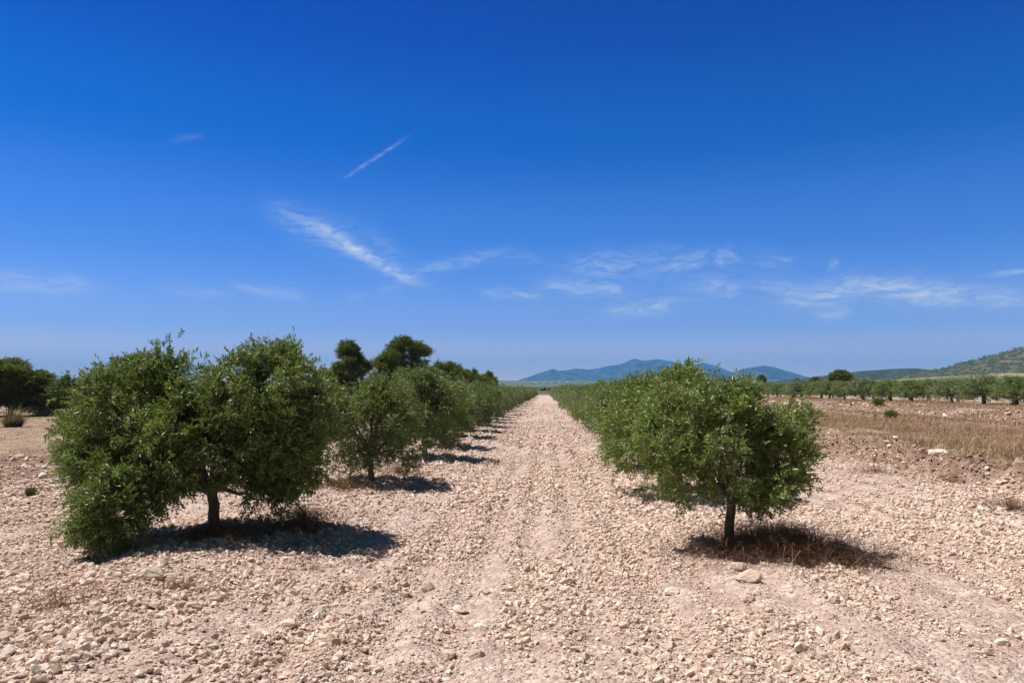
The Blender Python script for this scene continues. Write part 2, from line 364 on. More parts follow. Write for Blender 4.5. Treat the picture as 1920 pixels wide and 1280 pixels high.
Lk.new(c, b.inputs['Base Color']); b.inputs['Roughness'].default_value = .95; b.inputs['Specular IOR Level'].default_value = .1
hsum = nmath(nt, 'ADD', nmath(nt, 'MULTIPLY', vo.outputs['Distance'], -.9), nmath(nt, 'ADD', nmath(nt, 'MULTIPLY', vo2.outputs['Distance'], -.35), nmath(nt, 'MULTIPLY', n2, .6)))
bp = N.new('ShaderNodeBump'); bp.inputs['Strength'].default_value = .9; bp.inputs['Distance'].default_value = .035; Lk.new(hsum, bp.inputs['Height']); Lk.new(bp.outputs[0], b.inputs['Normal'])
gme = np_mesh('ground', np.stack([fx, fy, gz.ravel()], -1), quad, [m], smooth=True)
ca = gme.color_attributes.new('zone', 'FLOAT_COLOR', 'POINT')
ca.data.foreach_set('color', np.stack([zg, zr, zf, np.ones_like(zg)], -1).astype(np.float32).ravel())
tag(link('ground', gme), 'pale stony ground of the olive grove with dry fields either side', kind='structure')
cam.location.z = CAMH

# ------------------------------------------------------------------ hills
def hill_mat(name, c_lo, c_hi, bush, scale, thr, fine=None):
    m, nt, N, Lk, b = new_mat(name)
    g = N.new('ShaderNodeNewGeometry'); P = g.outputs['Position']
    n = noise(nt, scale*.12, 7, .6, P); c = ramp(nt, n, [(.3, c_lo), (.7, c_hi)])
    n2 = noise(nt, scale, 5, .7, P); c = mixc(nt, ramp(nt, n2, [(thr-.05, (0, 0, 0)), (thr+.05, (1, 1, 1))]), c, bush)
    Lk.new(c, b.inputs['Base Color']); b.inputs['Roughness'].default_value = .95; b.inputs['Specular IOR Level'].default_value = .05
    bp = N.new('ShaderNodeBump'); bp.inputs['Strength'].default_value = 1; bp.inputs['Distance'].default_value = 1/scale*.6; Lk.new(n2, bp.inputs['Height']); Lk.new(bp.outputs[0], b.inputs['Normal'])
    return m
def ridge(name, D, prof, front, back, mat, label, seed, rough=.12, cols=260, rows=60, nscale=None, base=-4.0):
    """a range of hills whose crest follows a skyline at about D metres"""
    px = np.linspace(prof[0][0], prof[-1][0], cols); py = np.interp(px, [p[0] for p in prof], [p[1] for p in prof])
    k = np.ones(5)/5.; py = np.convolve(np.pad(py, 2, 'edge'), k, 'valid')
    X = np.array([bearing(a, D)[0] for a in px]); Z = np.array([bearing(a, D, b_)[1] for a, b_ in zip(px, py)])
    crest = D*.10*fbm(X/(D*.25), X*0, seed, 3)
    v = np.concatenate([np.linspace(-1, 0, rows), np.linspace(0, 1, rows//2)[1:]])
    VV, XX = np.meshgrid(v, X, indexing='ij'); ZZ = np.broadcast_to(Z, VV.shape); CR = np.broadcast_to(crest, VV.shape)
    off = np.where(VV < 0, VV*front, VV*back)
    s = 1+ (CR+off)/D
    Xw = XX*s; Yw = D*s
    shape = np.cos(np.clip(np.abs(VV), 0, 1)*np.pi/2)**1.25
    ns = nscale or D*.06
    sp_ = 1-2*np.abs(fbm(Xw/ns, Yw/(ns*1.8), seed+3, 5))*2
    bump_ = (fbm(Xw/ns, Yw/ns, seed+9, 5)*1.0 - (1-sp_)*.5)*rough
    zc = base + (ZZ*s - base)*(shape + bump_*np.minimum(np.abs(VV)*4, 1)*(1-np.abs(VV))*2.2)
    n_r, n_c = VV.shape
    i, j = np.meshgrid(np.arange(n_c-1), np.arange(n_r-1), indexing='xy')
    q = np.stack([j*n_c+i, j*n_c+i+1, (j+1)*n_c+i+1, (j+1)*n_c+i], -1).reshape(-1, 4)
    co = np.stack([Xw, Yw, zc], -1).reshape(-1, 3)
    o = link(name, np_mesh(name, co, q, [mat], smooth=True)); tag(o, label, kind='structure')
    return co.reshape(n_r, n_c, 3)
M['mountain'] = hill_mat('mountain', (.055, .060, .038), (.15, .135, .10), (.026, .040, .018), .012, .50)
M['near_hill'] = hill_mat('near_hill', (.19, .150, .105), (.27, .215, .155), (.050, .066, .026), .10, .47)
M['green_hill'] = hill_mat('green_hill', (.07, .085, .035), (.13, .125, .065), (.035, .052, .018), .06, .46)
M['field_hill'] = hill_mat('field_hill', (.32, .27, .16), (.48, .40, .27), (.12, .15, .055), .03, .50)
ridge('mountains', 6500, [(930,722),(965,715),(1000,704),(1030,694),(1036,692),(1050,696),(1080,691),(1110,693),(1140,687),(1165,683),(1186,673),(1194,672),(1203,676),(1220,675),(1236,673),(1252,676),(1275,684),(1300,684),(1320,681),(1340,685),(1370,697),(1385,701)],
      2200, 2500, M['mountain'], 'long blue mountain range on the horizon', 101, rough=.30)
ridge('mountain', 5200, [(1340,708),(1372,698),(1400,690),(1432,685),(1450,688),(1480,697),(1510,706),(1545,712)], 1300, 1500, M['mountain'], 'rounded blue hill at the end of the mountain range', 131, rough=.25, cols=140)
ridge('hill', 5600, [(-400,700),(-200,706),(0,712),(80,709),(112,707),(150,710),(260,713),(420,716)], 1500, 1500, M['mountain'], 'low blue ridge beyond the pines', 141, cols=120)
ridge('hill', 1500, [(1430,716),(1510,709),(1560,702),(1620,695),(1680,691),(1720,690),(1745,693),(1790,700),(1830,706)], 500, 500, M['green_hill'], 'low green wooded hill beyond the orchard', 151, rough=.15, cols=160)
hillco = ridge('hill', 900, [(1690,705),(1745,695),(1780,688),(1800,681),(1830,675),(1850,669),(1880,662),(1900,656),(1920,651),(1980,636),(2080,612),(2240,590),(2460,600),(2700,640)], 420, 500, M['near_hill'], 'scrub covered stony hill rising beyond the orchard', 161, rough=.07, cols=220, nscale=45)
ridge('hill_field', 520, [(1420,722),(1560,716),(1700,710),(1780,705),(1920,698),(2100,692),(2500,690)], 240, 120, M['field_hill'], 'pale dry field sloping up below the scrub hill', 171, rough=.04, cols=160)

# scrub on the near hill: low-poly leafy clumps, uncountable
rng = np.random.default_rng(77)
def clump_cards(P, size, rng, per=14, flat=.8):
    """bushes made of many small facing-every-way leaf faces around each point"""
    n = len(P); dirs = norm(rng.normal(size=(n, per, 3))); dirs[..., 2] = np.abs(dirs[..., 2])*1.0
    c = P[:, None, :] + dirs*(size[:, None, None]*np.array([1, 1, flat]))*rng.uniform(.5, 1, (n, per, 1))
    a = norm(np.cross(dirs, rng.normal(size=dirs.shape))); bb = np.cross(dirs, a)
    h = (size[:, None, None]*.42*rng.uniform(.7, 1.3, (n, per, 1)))
    v = np.stack([c-a*h, c-bb*h*.6, c+a*h, c+bb*h*.6], 2).reshape(-1, 3)
    return v, np.arange(len(v)).reshape(-1, 4)
sel = hillco[4:62].reshape(-1, 3); pick = rng.integers(0, len(sel), 8000); pts = sel[pick] + rng.normal(0, 3.0, (8000, 3))*np.array([1, 1, 0])
dens = fbm(pts[:, 0]/60, pts[:, 1]/60, 61, 3); pts = pts[dens > rng.uniform(-.35, .10, len(pts))]
v, f = clump_cards(pts, rng.uniform(.5, 1.0, len(pts))*rng.choice([1, 1, 1.4, 2.0], len(pts)), rng, 14)
tag(link('scrub', np_mesh('scrub', v, f, [M['shrub_leaf']])), 'low dark scrub dotted over the stony hill', kind='stuff')

# ------------------------------------------------------------------ gravel
def rock_shapes(k, rng, npts=12):
    """angular broken stones: jittered icosahedra"""
    import bmesh
    out = []
    for _ in range(k):
        bm = bmesh.new(); bmesh.ops.create_icosphere(bm, subdivisions=1, radius=1)
        for vv in bm.verts: vv.co *= rng.uniform(.72, 1.2)
        bm.verts.ensure_lookup_table()
        vs = np.array([x.co[:] for x in bm.verts]); fs = np.array([[x.index for x in f.verts] for f in bm.faces]); bm.free()
        vs *= np.array([rng.uniform(.9, 1.4), rng.uniform(.7, 1.05), rng.uniform(.5, .8)])
        out.append((vs, fs))
    return out
def rot_mats(n, rng, tilt=.5):
    a = rng.uniform(0, 2*np.pi, n); t = rng.normal(0, tilt, n); p = rng.uniform(0, 2*np.pi, n)
    ca, sa = np.cos(a), np.sin(a); z = np.zeros(n); o = np.ones(n)
    Rz = np.stack([ca, -sa, z, sa, ca, z, z, z, o], -1).reshape(n, 3, 3)
    ct, st = np.cos(t), np.sin(t); Rx = np.stack([o, z, z, z, ct, -st, z, st, ct], -1).reshape(n, 3, 3)
    cp, sp2 = np.cos(p), np.sin(p); Rp = np.stack([cp, -sp2, z, sp2, cp, z, z, z, o], -1).reshape(n, 3, 3)
    return Rz @ Rx @ Rp
rng = np.random.default_rng(5)
def scatter(y0, y1, per_m2, wmul, smean, ssig, smax, rng):
    n = int((y1**2-y0**2)*.78*wmul*per_m2)
    y = np.sqrt(rng.uniform(y0**2, y1**2, n)); x = (rng.uniform(-.80, .72, n))*wmul*y
    er, el_ = edge_r(y), edge_l(y)
    keep = (x < er+.3) & (x > el_-1.0)
    # finer, barer worked strips along the track
    fine = np.zeros(n)
    for xc, wd, am in ((-1.75,.10,.5),(-1.3,.08,.45),(-.92,.07,.5),(-.45,.13,.9),(-.05,.08,.5),(.32,.16,.9),(.72,.07,.45),(1.02,.09,.5),(3.3,.12,.5),(4.1,.15,.6),(5.2,.12,.5)):
        fine = fine + .75*am*np.exp(-((x-xc-.05*vnoise(y*.5, x*0+xc, 70))/wd)**2)*(.25+1.3*vnoise(x*0+xc*3, y*.45, 71))
    fine = fine + .95*sstep(.56, .74, vnoise(x*1.3, y*.5, 72)*.7+vnoise(x*4, y*2, 73)*.3)
    keep &= rng.uniform(0, 1, n) > fine*.74
    x, y, fine = x[keep], y[keep], fine[keep]; n = len(x)
    big = 1+.30*np.exp(-((x+2.6)/1.5)**2)
    drift = .72+.62*vnoise(x*.8+3, y*.45, 74)
    s = np.clip(smean*big*drift*np.exp(rng.normal(0, ssig, n)), .004, smax)*(1-.35*np.clip(fine, 0, 1))
    return x, y, s
def stones_mesh(name, sets, shapes, rng):
    V = []; F = []; off = 0
    for (x, y, s) in sets:
        z = height(x, y); kind = rng.integers(0, len(shapes), len(x))
        for k, (vs, fs) in enumerate(shapes):
            q = np.where(kind == k)[0]
            if not len(q): continue
            Rm = rot_mats(len(q), rng)
            vv = np.einsum('nij,kj->nki', Rm, vs)*s[q][:, None, None] + np.stack([x[q], y[q], z[q]+s[q]*.40], -1)[:, None, :]
            ff = fs[None] + (np.arange(len(q))*len(vs))[:, None, None] + off
            V.append(vv.reshape(-1, 3)); F.append(ff.reshape(-1, fs.shape[1])); off += len(q)*len(vs)
    return np_mesh(name, np.concatenate(V), np.concatenate(F), [M['gravel']])
def small_shapes(k, rng):
    import bmesh
    out = []
    g_ = (1+5**.5)/2
    bm = bmesh.new(); bmesh.ops.create_icosphere(bm, subdivisions=1, radius=1)
    bm.free()
    for _ in range(k):
        bm = bmesh.new(); 
        for p in rng.normal(size=(15, 3)): 
            p = p/np.linalg.norm(p)*rng.uniform(.85, 1.05); bm.verts.new(p)
        bmesh.ops.convex_hull(bm, input=bm.verts)
        bmesh.ops.delete(bm, geom=[v_ for v_ in bm.verts if not v_.link_faces], context='VERTS')
        bm.verts.index_update(); vs = np.array([x.co[:] for x in bm.verts]); fs = np.array([[x.index for x in f.verts] for f in bm.faces]); bm.free()
        vs *= np.array([rng.uniform(.95, 1.35), rng.uniform(.75, 1.05), rng.uniform(.65, 1.0)])
        out.append((vs, fs))
    return out
shapes = small_shapes(14, rng)
sets = [scatter(3.3, 7.0, 1700, 1.0, .0065, .3, .012, rng), scatter(3.3, 9.5, 900, 1.0, .0115, .45, .045, rng), scatter(3.3, 9.5, 150, 1.0, .0205, .30, .042, rng), scatter(9.5, 18, 380, 1.0, .020, .36, .06, rng), scatter(18, 36, 80, 1.0, .028, .35, .07, rng),
        scatter(36, 80, 8, .5, .036, .35, .08, rng)]
tag(link('gravel', stones_mesh('gravel', sets, shapes, rng)), 'loose pale pink and beige broken stones covering the grove floor', kind='stuff')
# rubble in the red bank and terrace faces
n = 1300; y = rng.uniform(6, 75, n); x = edge_r(y) + rng.normal(.35, .35, n); s = .020*np.exp(rng.normal(0, .55, n))
n2_ = 1300; y2 = rng.uniform(20, 110, n2_); x2 = 17.9 + rng.normal(0, .8, n2_); s2 = .045*np.exp(rng.normal(0, .5, n2_))
n3_ = 1500; y3 = rng.uniform(10, 32, n3_); x3 = edge_l(y3) - 1.2 + rng.normal(0, 1.0, n3_); s3 = .03*np.exp(rng.normal(0, .5, n3_))
tag(link('rubble', stones_mesh('rubble', [(x, y, np.minimum(s, .13)), (x2, y2, np.minimum(s2, .16)), (x3, y3, np.minimum(s3, .13))], shapes, rng)), 'broken stones in the crumbling red banks of the fields', kind='stuff')
M['clod'] = stone_mat('clod', [(0, (.20, .115, .08)), (.5, (.34, .215, .155)), (1, (.48, .34, .26))], 18)
n = 5200; y = 7*np.exp(rng.uniform(0, 1.9, n)); x = edge_r(y) + .18 + rng.normal(0, .30, n) + .5*(rng.uniform(0, 1, n) > .8)*rng.uniform(0, 1.6, n); s = np.minimum(.015*np.exp(rng.normal(0, .55, n)), .055)
n3_ = 1800; y3 = rng.uniform(10, 30, n3_); x3 = edge_l(y3) - .9 + rng.normal(0, .8, n3_); s3 = np.minimum(.015*np.exp(rng.normal(0, .5, n3_)), .06)
n2_ = 2200; y2 = rng.uniform(18, 100, n2_); x2 = 17.6 + rng.normal(0, .6, n2_); s2 = np.minimum(.03*np.exp(rng.normal(0, .5, n2_)), .10)
me = stones_mesh('clods', [(x, y, s), (x2, y2, s2), (x3, y3, s3)], shapes, rng); me.materials.clear(); me.materials.append(M['clod'])
tag(link('clods', me), 'reddish clods of earth along the crumbling field banks', kind='stuff')

# single rocks
import bmesh
def rock_mesh(seed, dims, mat):
    r = np.random.default_rng(seed); bm = bmesh.new()
    pts = norm(r.normal(size=(22, 3)))*r.uniform(.8, 1.05, (22, 1))
    for p in pts: bm.verts.new(p)
    bmesh.ops.convex_hull(bm, input=bm.verts)
    bmesh.ops.delete(bm, geom=[v_ for v_ in bm.verts if not v_.link_faces], context='VERTS')
    bmesh.ops.bevel(bm, geom=list(bm.edges), offset=.05, segments=1, affect='EDGES', clamp_overlap=True)
    bmesh.ops.triangulate(bm, faces=list(bm.faces))
    bmesh.ops.subdivide_edges(bm, edges=list(bm.edges), cuts=2, use_grid_fill=True)
    co = np.array([v_.co[:] for v_ in bm.verts])
    dn = fbm(co[:, 0]*2.5+seed, co[:, 1]*2.5+co[:, 2]*1.7, seed, 4)*.20 + fbm(co[:, 0]*9+seed, co[:, 1]*8+co[:, 2]*9, seed+5, 3)*.22
    for v_, d_, c_ in zip(bm.verts, dn, co): v_.co = mathutils.Vector(c_*(1+d_)) ; v_.co = mathutils.Vector((v_.co.x*dims[0]/2, v_.co.y*dims[1]/2, v_.co.z*dims[2]/2))
    me = bpy.data.meshes.new('rock'); bm.to_mesh(me); bm.free(); me.materials.append(mat); return me
ROCKS = [ # px, py (base), width px, height/width, mat, label
 (1402,1088,56,.5,'rock_tan','tan oblong rock on the edge of the shade before the nearest right olive trunk'),
 (1382,1066,46,.35,'rock_tan','shaded flat rock lying at the foot of the nearest right olive trunk'),
 (285,1082,56,.5,'rock_pale','cream rock under the low branches of the big nearest left olive tree'),
 (863,1146,40,.42,'rock_pale','white wedge shaped rock with a dark side alone on the bare track'),
 (802,1106,26,.7,'rock_pale','small blocky white rock on the left edge of the track'),
 (836,1232,42,.42,'rock_tan','pinkish long rock at the foot of the picture on the track'),
 (893,1230,36,.5,'rock_tan','brown rock with a dark shadowed hollow beside the pinkish long rock'),
 (902,1178,30,.5,'rock_pale','pale flat rock halfway between the white wedge rock and the pinkish long rock'),
 (598,1150,30,.55,'rock_pale','pale upright rock among coarse stones in front of the big left olive'),
 (540,1172,38,.4,'rock_tan','flat beige rock in coarse stones before the big left olive'),
 (405,1126,44,.4,'rock_tan','tan flat rock in the coarse pile before the big left olive'),
 (360,1140,40,.45,'rock_tan','greyish rock leaning in the coarse pile before the big left olive'),
 (590,1106,20,.7,'rock_pale','small white stone standing above the coarse stones beside the left olive shadow'),
 (1260,1112,32,.45,'rock_pale','pale flat stone in the sun left of the nearest right olive shadow'),
 (1405,1126,28,.45,'rock_tan','orange tan stone in front of the tan oblong rock'),
 (1566,1128,26,.45,'rock_tan','tan flat stone in front of the dry weeds at the right olive'),
 (1452,1209,24,.45,'rock_tan','reddish flat stone alone in fine gravel at the lower right'),
 (1328,1248,28,.5,'rock_pale','cream stone near the bottom edge right of the track'),
 (1838,980,26,.6,'rock_pale','bright white stone on the open gravel by the right field bank'),
 (1120,1010,18,.8,'rock_tan','small brown stone alone on the pale gravel right of the track'),
 (1004,1160,18,.6,'rock_tan','small brown clod in the wheel strip of the track'),
 (1880,1206,30,.5,'rock_pale','pale stone at the right edge of the foreground gravel'),
 (1850,1225,28,.5,'rock_tan','tan slab stone at the right edge of the foreground gravel'),
 (30,860,42,.32,'rock_tan','flat slab rock balanced on the dry field edge under the dark pines'),
 (60,868,20,.5,'rock_tan','small pink rock beside the flat slab on the dry field edge'),
 (118,930,40,.35,'rock_pale','pale flat rock at the crown edge of the big left olive'),
 (1758,853,44,.26,'rock_pale','long pale rock on top of the red bank of the right dry field'),
 (1862,846,14,.5,'rock_pale','small white stone in the grass behind the long pale rock'),
 (1600,842,12,.7,'rock_pale','small white stone in the grass near the stray olive branch'),
]
for k, (px, py, w, hr, mt, lab) in enumerate(ROCKS):
    x, y = px2w(px, py, .05); z = float(height(np.array([x]), np.array([y]))[0])
    if z > .12: x, y = px2w(px, py, z); z = float(height(np.array([x]), np.array([y]))[0])
    W = w/1400.*y*1.05
    o = link('rock', rock_mesh(300+k, (W, W*.75, W*hr*1.25), M[mt]), None, (x, y, z + W*hr*.16)); o.rotation_euler = (random.Random(k).uniform(-.12, .12), random.Random(k+9).uniform(-.12, .12), random.Random(k+5).uniform(-.5, .5))
    tag(o, lab, 'rock', 'larger rocks lying on the gravel')

# ------------------------------------------------------------------ foliage generator
def crown(blobs, n_clump, n_twig, n_leaf, leaf, twig_len, rng, up=.35, shell=.35, spread=.8, clump_r=.06, twig_w=.0022, gap=0.0, droop=0.0):
    B = np.array([b_[:6] for b_ in blobs], float)               # x y z rx ry rz
    w = (B[:, 3]*B[:, 4]*B[:, 5])**.66; w /= w.sum()
    bi = rng.choice(len(B), n_clump, p=w)
    d = norm(rng.normal(size=(n_clump, 3))); rad = shell + (1-shell)*np.sqrt(rng.uniform(0, 1, n_clump))
    C = B[bi, :3] + d*rad[:, None]*B[bi, 3:6]
    if gap:
        g_ = vnoise(C[:, 0]*3.4+5+C[:, 1]*1.3, C[:, 2]*3.4 + C[:, 1]*2.9, 7)*.6+vnoise(C[:, 0]*5.2-C[:, 1]*4.1+9, C[:, 2]*5.6-C[:, 1]*2.2, 8)*.4; k = g_ > gap; C, d, bi = C[k], d[k], bi[k]; n_clump = len(C)
    k = C[:, 2] > .12; C, d = C[k], d[k]; n_clump = len(C)
    cen = np.average(B[:, :3], axis=0, weights=w)
    out = norm(d*.7 + norm(C-cen)*.5)
    sz = rng.uniform(.65, 1.3, n_clump)
    nt_ = n_clump*n_twig
    base = np.repeat(C, n_twig, 0) + rng.normal(0, clump_r, (nt_, 3))
    lowz = np.repeat(np.clip((cen[2]-C[:, 2])/max(cen[2], .1), 0, 1), n_twig)
    td = norm(np.repeat(out, n_twig, 0)*.75 + rng.normal(0, spread, (nt_, 3))*.8 + np.stack([np.zeros(nt_), np.zeros(nt_), up-droop*lowz], -1))
    tl = twig_len*np.repeat(sz, n_twig)*rng.uniform(.5, 1.25, nt_)
    t = (np.arange(n_leaf)+.5)/n_leaf
    bend = np.zeros((nt_, 1, 3)); bend[..., 2] = rng.uniform(-.25, .12, (nt_, 1))
    T = t[None, :, None]
    pos = base[:, None, :] + td[:, None, :]*tl[:, None, None]*T + bend*tl[:, None, None]*T**2
    tdir = norm(td[:, None, :] + 2*bend*T)
    side = norm(np.cross(tdir, rng.normal(size=(nt_, 1, 3))))
    sgn = np.where(np.arange(n_leaf) % 2 == 0, 1., -1.)[None, :, None]
    ld = norm(tdir*.75 + side*sgn*rng.uniform(.5, 1.0, (nt_, n_leaf, 1)) + rng.normal(0, .25, (nt_, n_leaf, 3)))
    ll = leaf[0]*rng.uniform(.6, 1.25, (nt_, n_leaf, 1)); lw = leaf[1]*rng.uniform(.7, 1.25, (nt_, n_leaf, 1))
    nrm = norm(np.cross(ld, rng.normal(size=ld.shape)) + np.array([-.3, 0, .9])); wd = norm(np.cross(ld, nrm))
    fold = np.cross(wd, ld)
    p0 = pos; p1 = pos + ld*ll*.45 + wd*lw*.5 + fold*lw*.15; p2 = pos + ld*ll; p3 = pos + ld*ll*.45 - wd*lw*.5 + fold*lw*.15
    V = np.stack([p0, p1, p2, p3], 2).reshape(-1, 3)
    F = np.arange(len(V)).reshape(-1, 4)
    mi = np.zeros(len(F), int)
    if twig_w:
        e = base + td*tl[:, None] + bend[:, 0]*tl[:, None]
        s1 = norm(np.cross(td, rng.normal(size=td.shape)))*twig_w
        tv = np.stack([base-s1, base+s1, e+s1*.3, e-s1*.3], 1).reshape(-1, 3)
        tf = np.arange(len(tv)).reshape(-1, 4)+len(V)
        V = np.concatenate([V, tv]); F = np.concatenate([F, tf]); mi = np.concatenate([mi, np.ones(len(tf), int)])
    return V, F, mi, C
def tree_meshes(kind, blobs, rng, leafm, leaf, clumps, twigs, leaves, twig_len, trunk_r, fork, lean=(0, 0), limbs=26, barkm='olive_bark', sides=8, **kw):
    V, F, mi, C = crown(blobs, clumps, twigs, leaves, leaf, twig_len, rng, **kw)
    cme = np_mesh('crown', V, F, [M[leafm], M['twig']], mi)
    mb = MB()
    f = np.array([lean[0], lean[1], fork]);
    n = 7; p = curve((0, 0, -.08), f, n=n, wob=trunk_r*.12, rng=rng); r = np.linspace(trunk_r*1.05, trunk_r*.82, n); r[0] *= 1.55; r[1] *= 1.2
    mb.tube(p, r, sides+3)
    B = np.array([b_[:6] for b_ in blobs])
    order = np.argsort(-B[:, 3])
    ends = []
    for bi in order:
        e = B[bi, :3] + rng.normal(0, .05, 3); L = np.linalg.norm(e-f)
        c_ = curve(f - np.array([0, 0, .02]), e, sag=.10*L*rng.uniform(.3, 1), n=8, wob=.04*L*.5, rng=rng)
        mb.tube(c_, np.linspace(trunk_r*.52, trunk_r*.12, 8), sides); ends.append(c_)
    for k in rng.choice(len(C), min(limbs, len(C)), replace=False):
        bi = np.argmin([np.min(np.linalg.norm(c_-C[k], axis=1)) for c_ in ends]); c_ = ends[bi]
        st = c_[rng.integers(2, 7)]
        mb.tube(curve(st, C[k], sag=.03, n=5, wob=.03, rng=rng), np.linspace(trunk_r*.16, trunk_r*.04, 5), 5)
    return mb.mesh('trunk', [M[barkm]]), cme
def place_tree(name, meshes, x, y, rz, s, label, cat, group, z=None, sx=1.0):
    if z is None: z = float(height(np.array([x]), np.array([y]))[0])
    e = bpy.data.objects.new(name, None); COL.objects.link(e); e.empty_display_size = .2
    e.location = (x, y, z); e.rotation_euler = (0, 0, rz); e.scale = (s*sx, s*sx, s)
    link('trunk', meshes[0], e); link('crown', meshes[1], e)
    if group and name == 'olive_tree' and y > 15: h_ = math.sin(x*71.3+y*13.7); e.rotation_euler = (.07*h_, .07*math.sin(y*37.1), rz)
    return tag(e, label, cat, group)

# the two nearest trees, each shaped after its own outline
LR = 'olive trees in the row left of the gravel track'; RR = 'olive trees in the row right of the gravel track'
rng = np.random.default_rng(11)
L1 = [(-.95,.0,1.25,.70,.75,.62),(-1.35,.05,.95,.48,.6,.42),(.0,.0,1.28,.80,.85,.56),(.55,.05,1.50,.62,.75,.55),(.82,.1,1.12,.42,.6,.42),(-.80,.1,1.58,.46,.6,.34),
      (-.78,-.45,.75,.50,.5,.42),(-.58,-1.0,.42,.27,.34,.36),(.40,-.1,.80,.36,.45,.34),(-.25,-.4,.85,.55,.5,.40),(.55,.1,1.82,.32,.4,.28),(-.62,.05,1.84,.20,.3,.22),(-1.05,.1,1.62,.34,.5,.26),(-.45,-.55,.6,.35,.35,.26),(.62,.2,.62,.22,.3,.24)]
L1 = [(-.06+(a+.06)*.94, b_*.95, .02+c*.93, d_*.95, e_*.95, f_*.93) for (a, b_, c, d_, e_, f_) in L1] + [(-.60,-1.1,.22,.20,.26,.20),(.55,0,.42,.22,.3,.24),(.9,.1,.75,.26,.4,.26),(.2,.2,1.0,.6,.6,.4),(-.6,.2,.9,.6,.5,.4)]
mL1 = tree_meshes('olive', L1, rng, 'olive_leaf', (.050, .0150), 1900, 12, 12, .115, .062, .46, (-.06, .0), limbs=80, up=.25, shell=.30, droop=.5, gap=.43, clump_r=.05)
place_tree('olive_tree', mL1, *px2w(405, 998, .08), 0, 1.0, 'big dark olive tree nearest the camera on the left, its low branches touching the stones', 'olive tree', LR)
R1 = [(-.05,0,1.10,.62,.70,.40),(-.40,.05,1.28,.38,.5,.30),(.32,0,1.20,.40,.55,.32),(.52,.05,.98,.30,.45,.30),(-.58,-.05,.92,.32,.45,.32),(.40,-.1,.66,.28,.4,.26),(-.30,0,.70,.32,.45,.24),(.10,-.25,.92,.45,.4,.30),
      (-.50,.05,1.48,.18,.25,.18),(-.20,.05,1.50,.18,.25,.16),(.14,0,1.42,.20,.3,.16),(-.76,.1,1.10,.18,.3,.20),(.28,.05,.50,.2,.25,.14),(.70,.1,1.2,.16,.2,.14),(.74,.1,.74,.22,.16,.10),(.92,.15,.72,.12,.1,.06),(.58,-.1,.50,.16,.2,.14)]
mR1 = tree_meshes('olive', R1, rng, 'bright_leaf', (.050, .0155), 700, 11, 11, .115, .050, .50, (.03, 0), limbs=70, up=.30, shell=.30, droop=.35, gap=.47, clump_r=.05)
place_tree('olive_tree', mR1, *px2w(1366, 1030, .06), 0, 1.0, 'bright green olive tree nearest the camera on the right, dry brown weeds around its trunk', 'olive tree', RR)
def olive_blobs(rng, H=1.95, W=.95, skirt=.35):
    b_ = [(0, 0, H*.58, W*.72, W*.72, H*.30)]
    for k in range(7):
        a = k*2*np.pi/7 + rng.uniform(-.3, .3); r_ = W*rng.uniform(.42, .62); b_.append((r_*np.cos(a), r_*np.sin(a), H*rng.uniform(.42, .66), W*.40, W*.40, H*.20))
    for k in range(4):
        a = rng.uniform(0, 6.28); r_ = W*rng.uniform(.1, .4); b_.append((r_*np.cos(a), r_*np.sin(a), H*rng.uniform(.74, .84), W*.32, W*.32, H*.13))
    for k in range(5):
        a = k*1.256+rng.uniform(-.4, .4); r_ = W*rng.uniform(.45, .75); b_.append((r_*np.cos(a), r_*np.sin(a), skirt+rng.uniform(.0, .2), W*.28, W*.28, .2))
    return b_
var = {}
for k in range(4):
    r_ = np.random.default_rng(40+k)
    lm = ['olive_leaf', 'bright_leaf', 'olive_leaf', 'grey_leaf'][k]
    var['mid', k] = tree_meshes('olive', olive_blobs(r_, rng.uniform(1.9, 2.02), rng.uniform(.98, 1.12), .34), r_, lm, (.056, .0155), 760, 10, 10, .135, .052, .44, (r_.uniform(-.08, .08), 0), limbs=40, up=.25, shell=.30, droop=.4, gap=.43)
for k in range(3):
    r_ = np.random.default_rng(60+k)
    var['far', k] = tree_meshes('olive', olive_blobs(r_, 1.95, 1.08, .34), r_, ['grey_leaf', 'grey_leaf', 'olive_leaf'][k], (.085, .028), 210, 7, 8, .22, .052, .46, limbs=10, sides=5, up=.38, shell=.35, twig_w=0, droop=.4)
for k in range(3):
    r_ = np.random.default_rng(80+k)
    var['orchard', k] = tree_meshes('olive', olive_blobs(r_, 2.05, 1.15, .55), r_, 'grey_leaf', (.11, .036), 190, 6, 7, .26, .085, .72, limbs=8, sides=5, up=.35, shell=.35, twig_w=0)
ORD = ['first','second','third','fourth','fifth','sixth','seventh','eighth','ninth','tenth','eleventh','twelfth','thirteenth','fourteenth','fifteenth','sixteenth','seventeenth','eighteenth','nineteenth','twentieth']
rr = random.Random(3)
yL = 12.3; kL = 1
while yL < 150:
    xL = -3.0 + .16*min(1, (yL-12)/5.) + .5*max(0, min(1, (yL-16)/130.)) + rr.uniform(-.08, .08)
    if kL == 1: xL = px2w(678, 910, .08)[0]
    if kL == 2: xL = px2w(783, 862, .08)[0]
    me = var['mid', [0, 2, 1][kL-1] if kL < 4 else rr.choice([0, 2, 3])] if yL < 34 else var['far', rr.randrange(3)]
    lab = f'{ORD[kL]} olive tree from the near end of the row left of the gravel track' if kL < 14 else 'small far olive tree near the distant end of the row left of the track'
    place_tree('olive_tree', me, xL, yL, rr.uniform(0, 6.28), (rr.uniform(.90, 1.04) if kL < 3 else rr.uniform(.78, .95)), lab, 'olive tree', LR, sx=rr.uniform(.95, 1.08))
    yL += (4.2 if kL == 1 else 3.55) + rr.uniform(-.12, .12); kL += 1
yR = 11.1; kR = 1
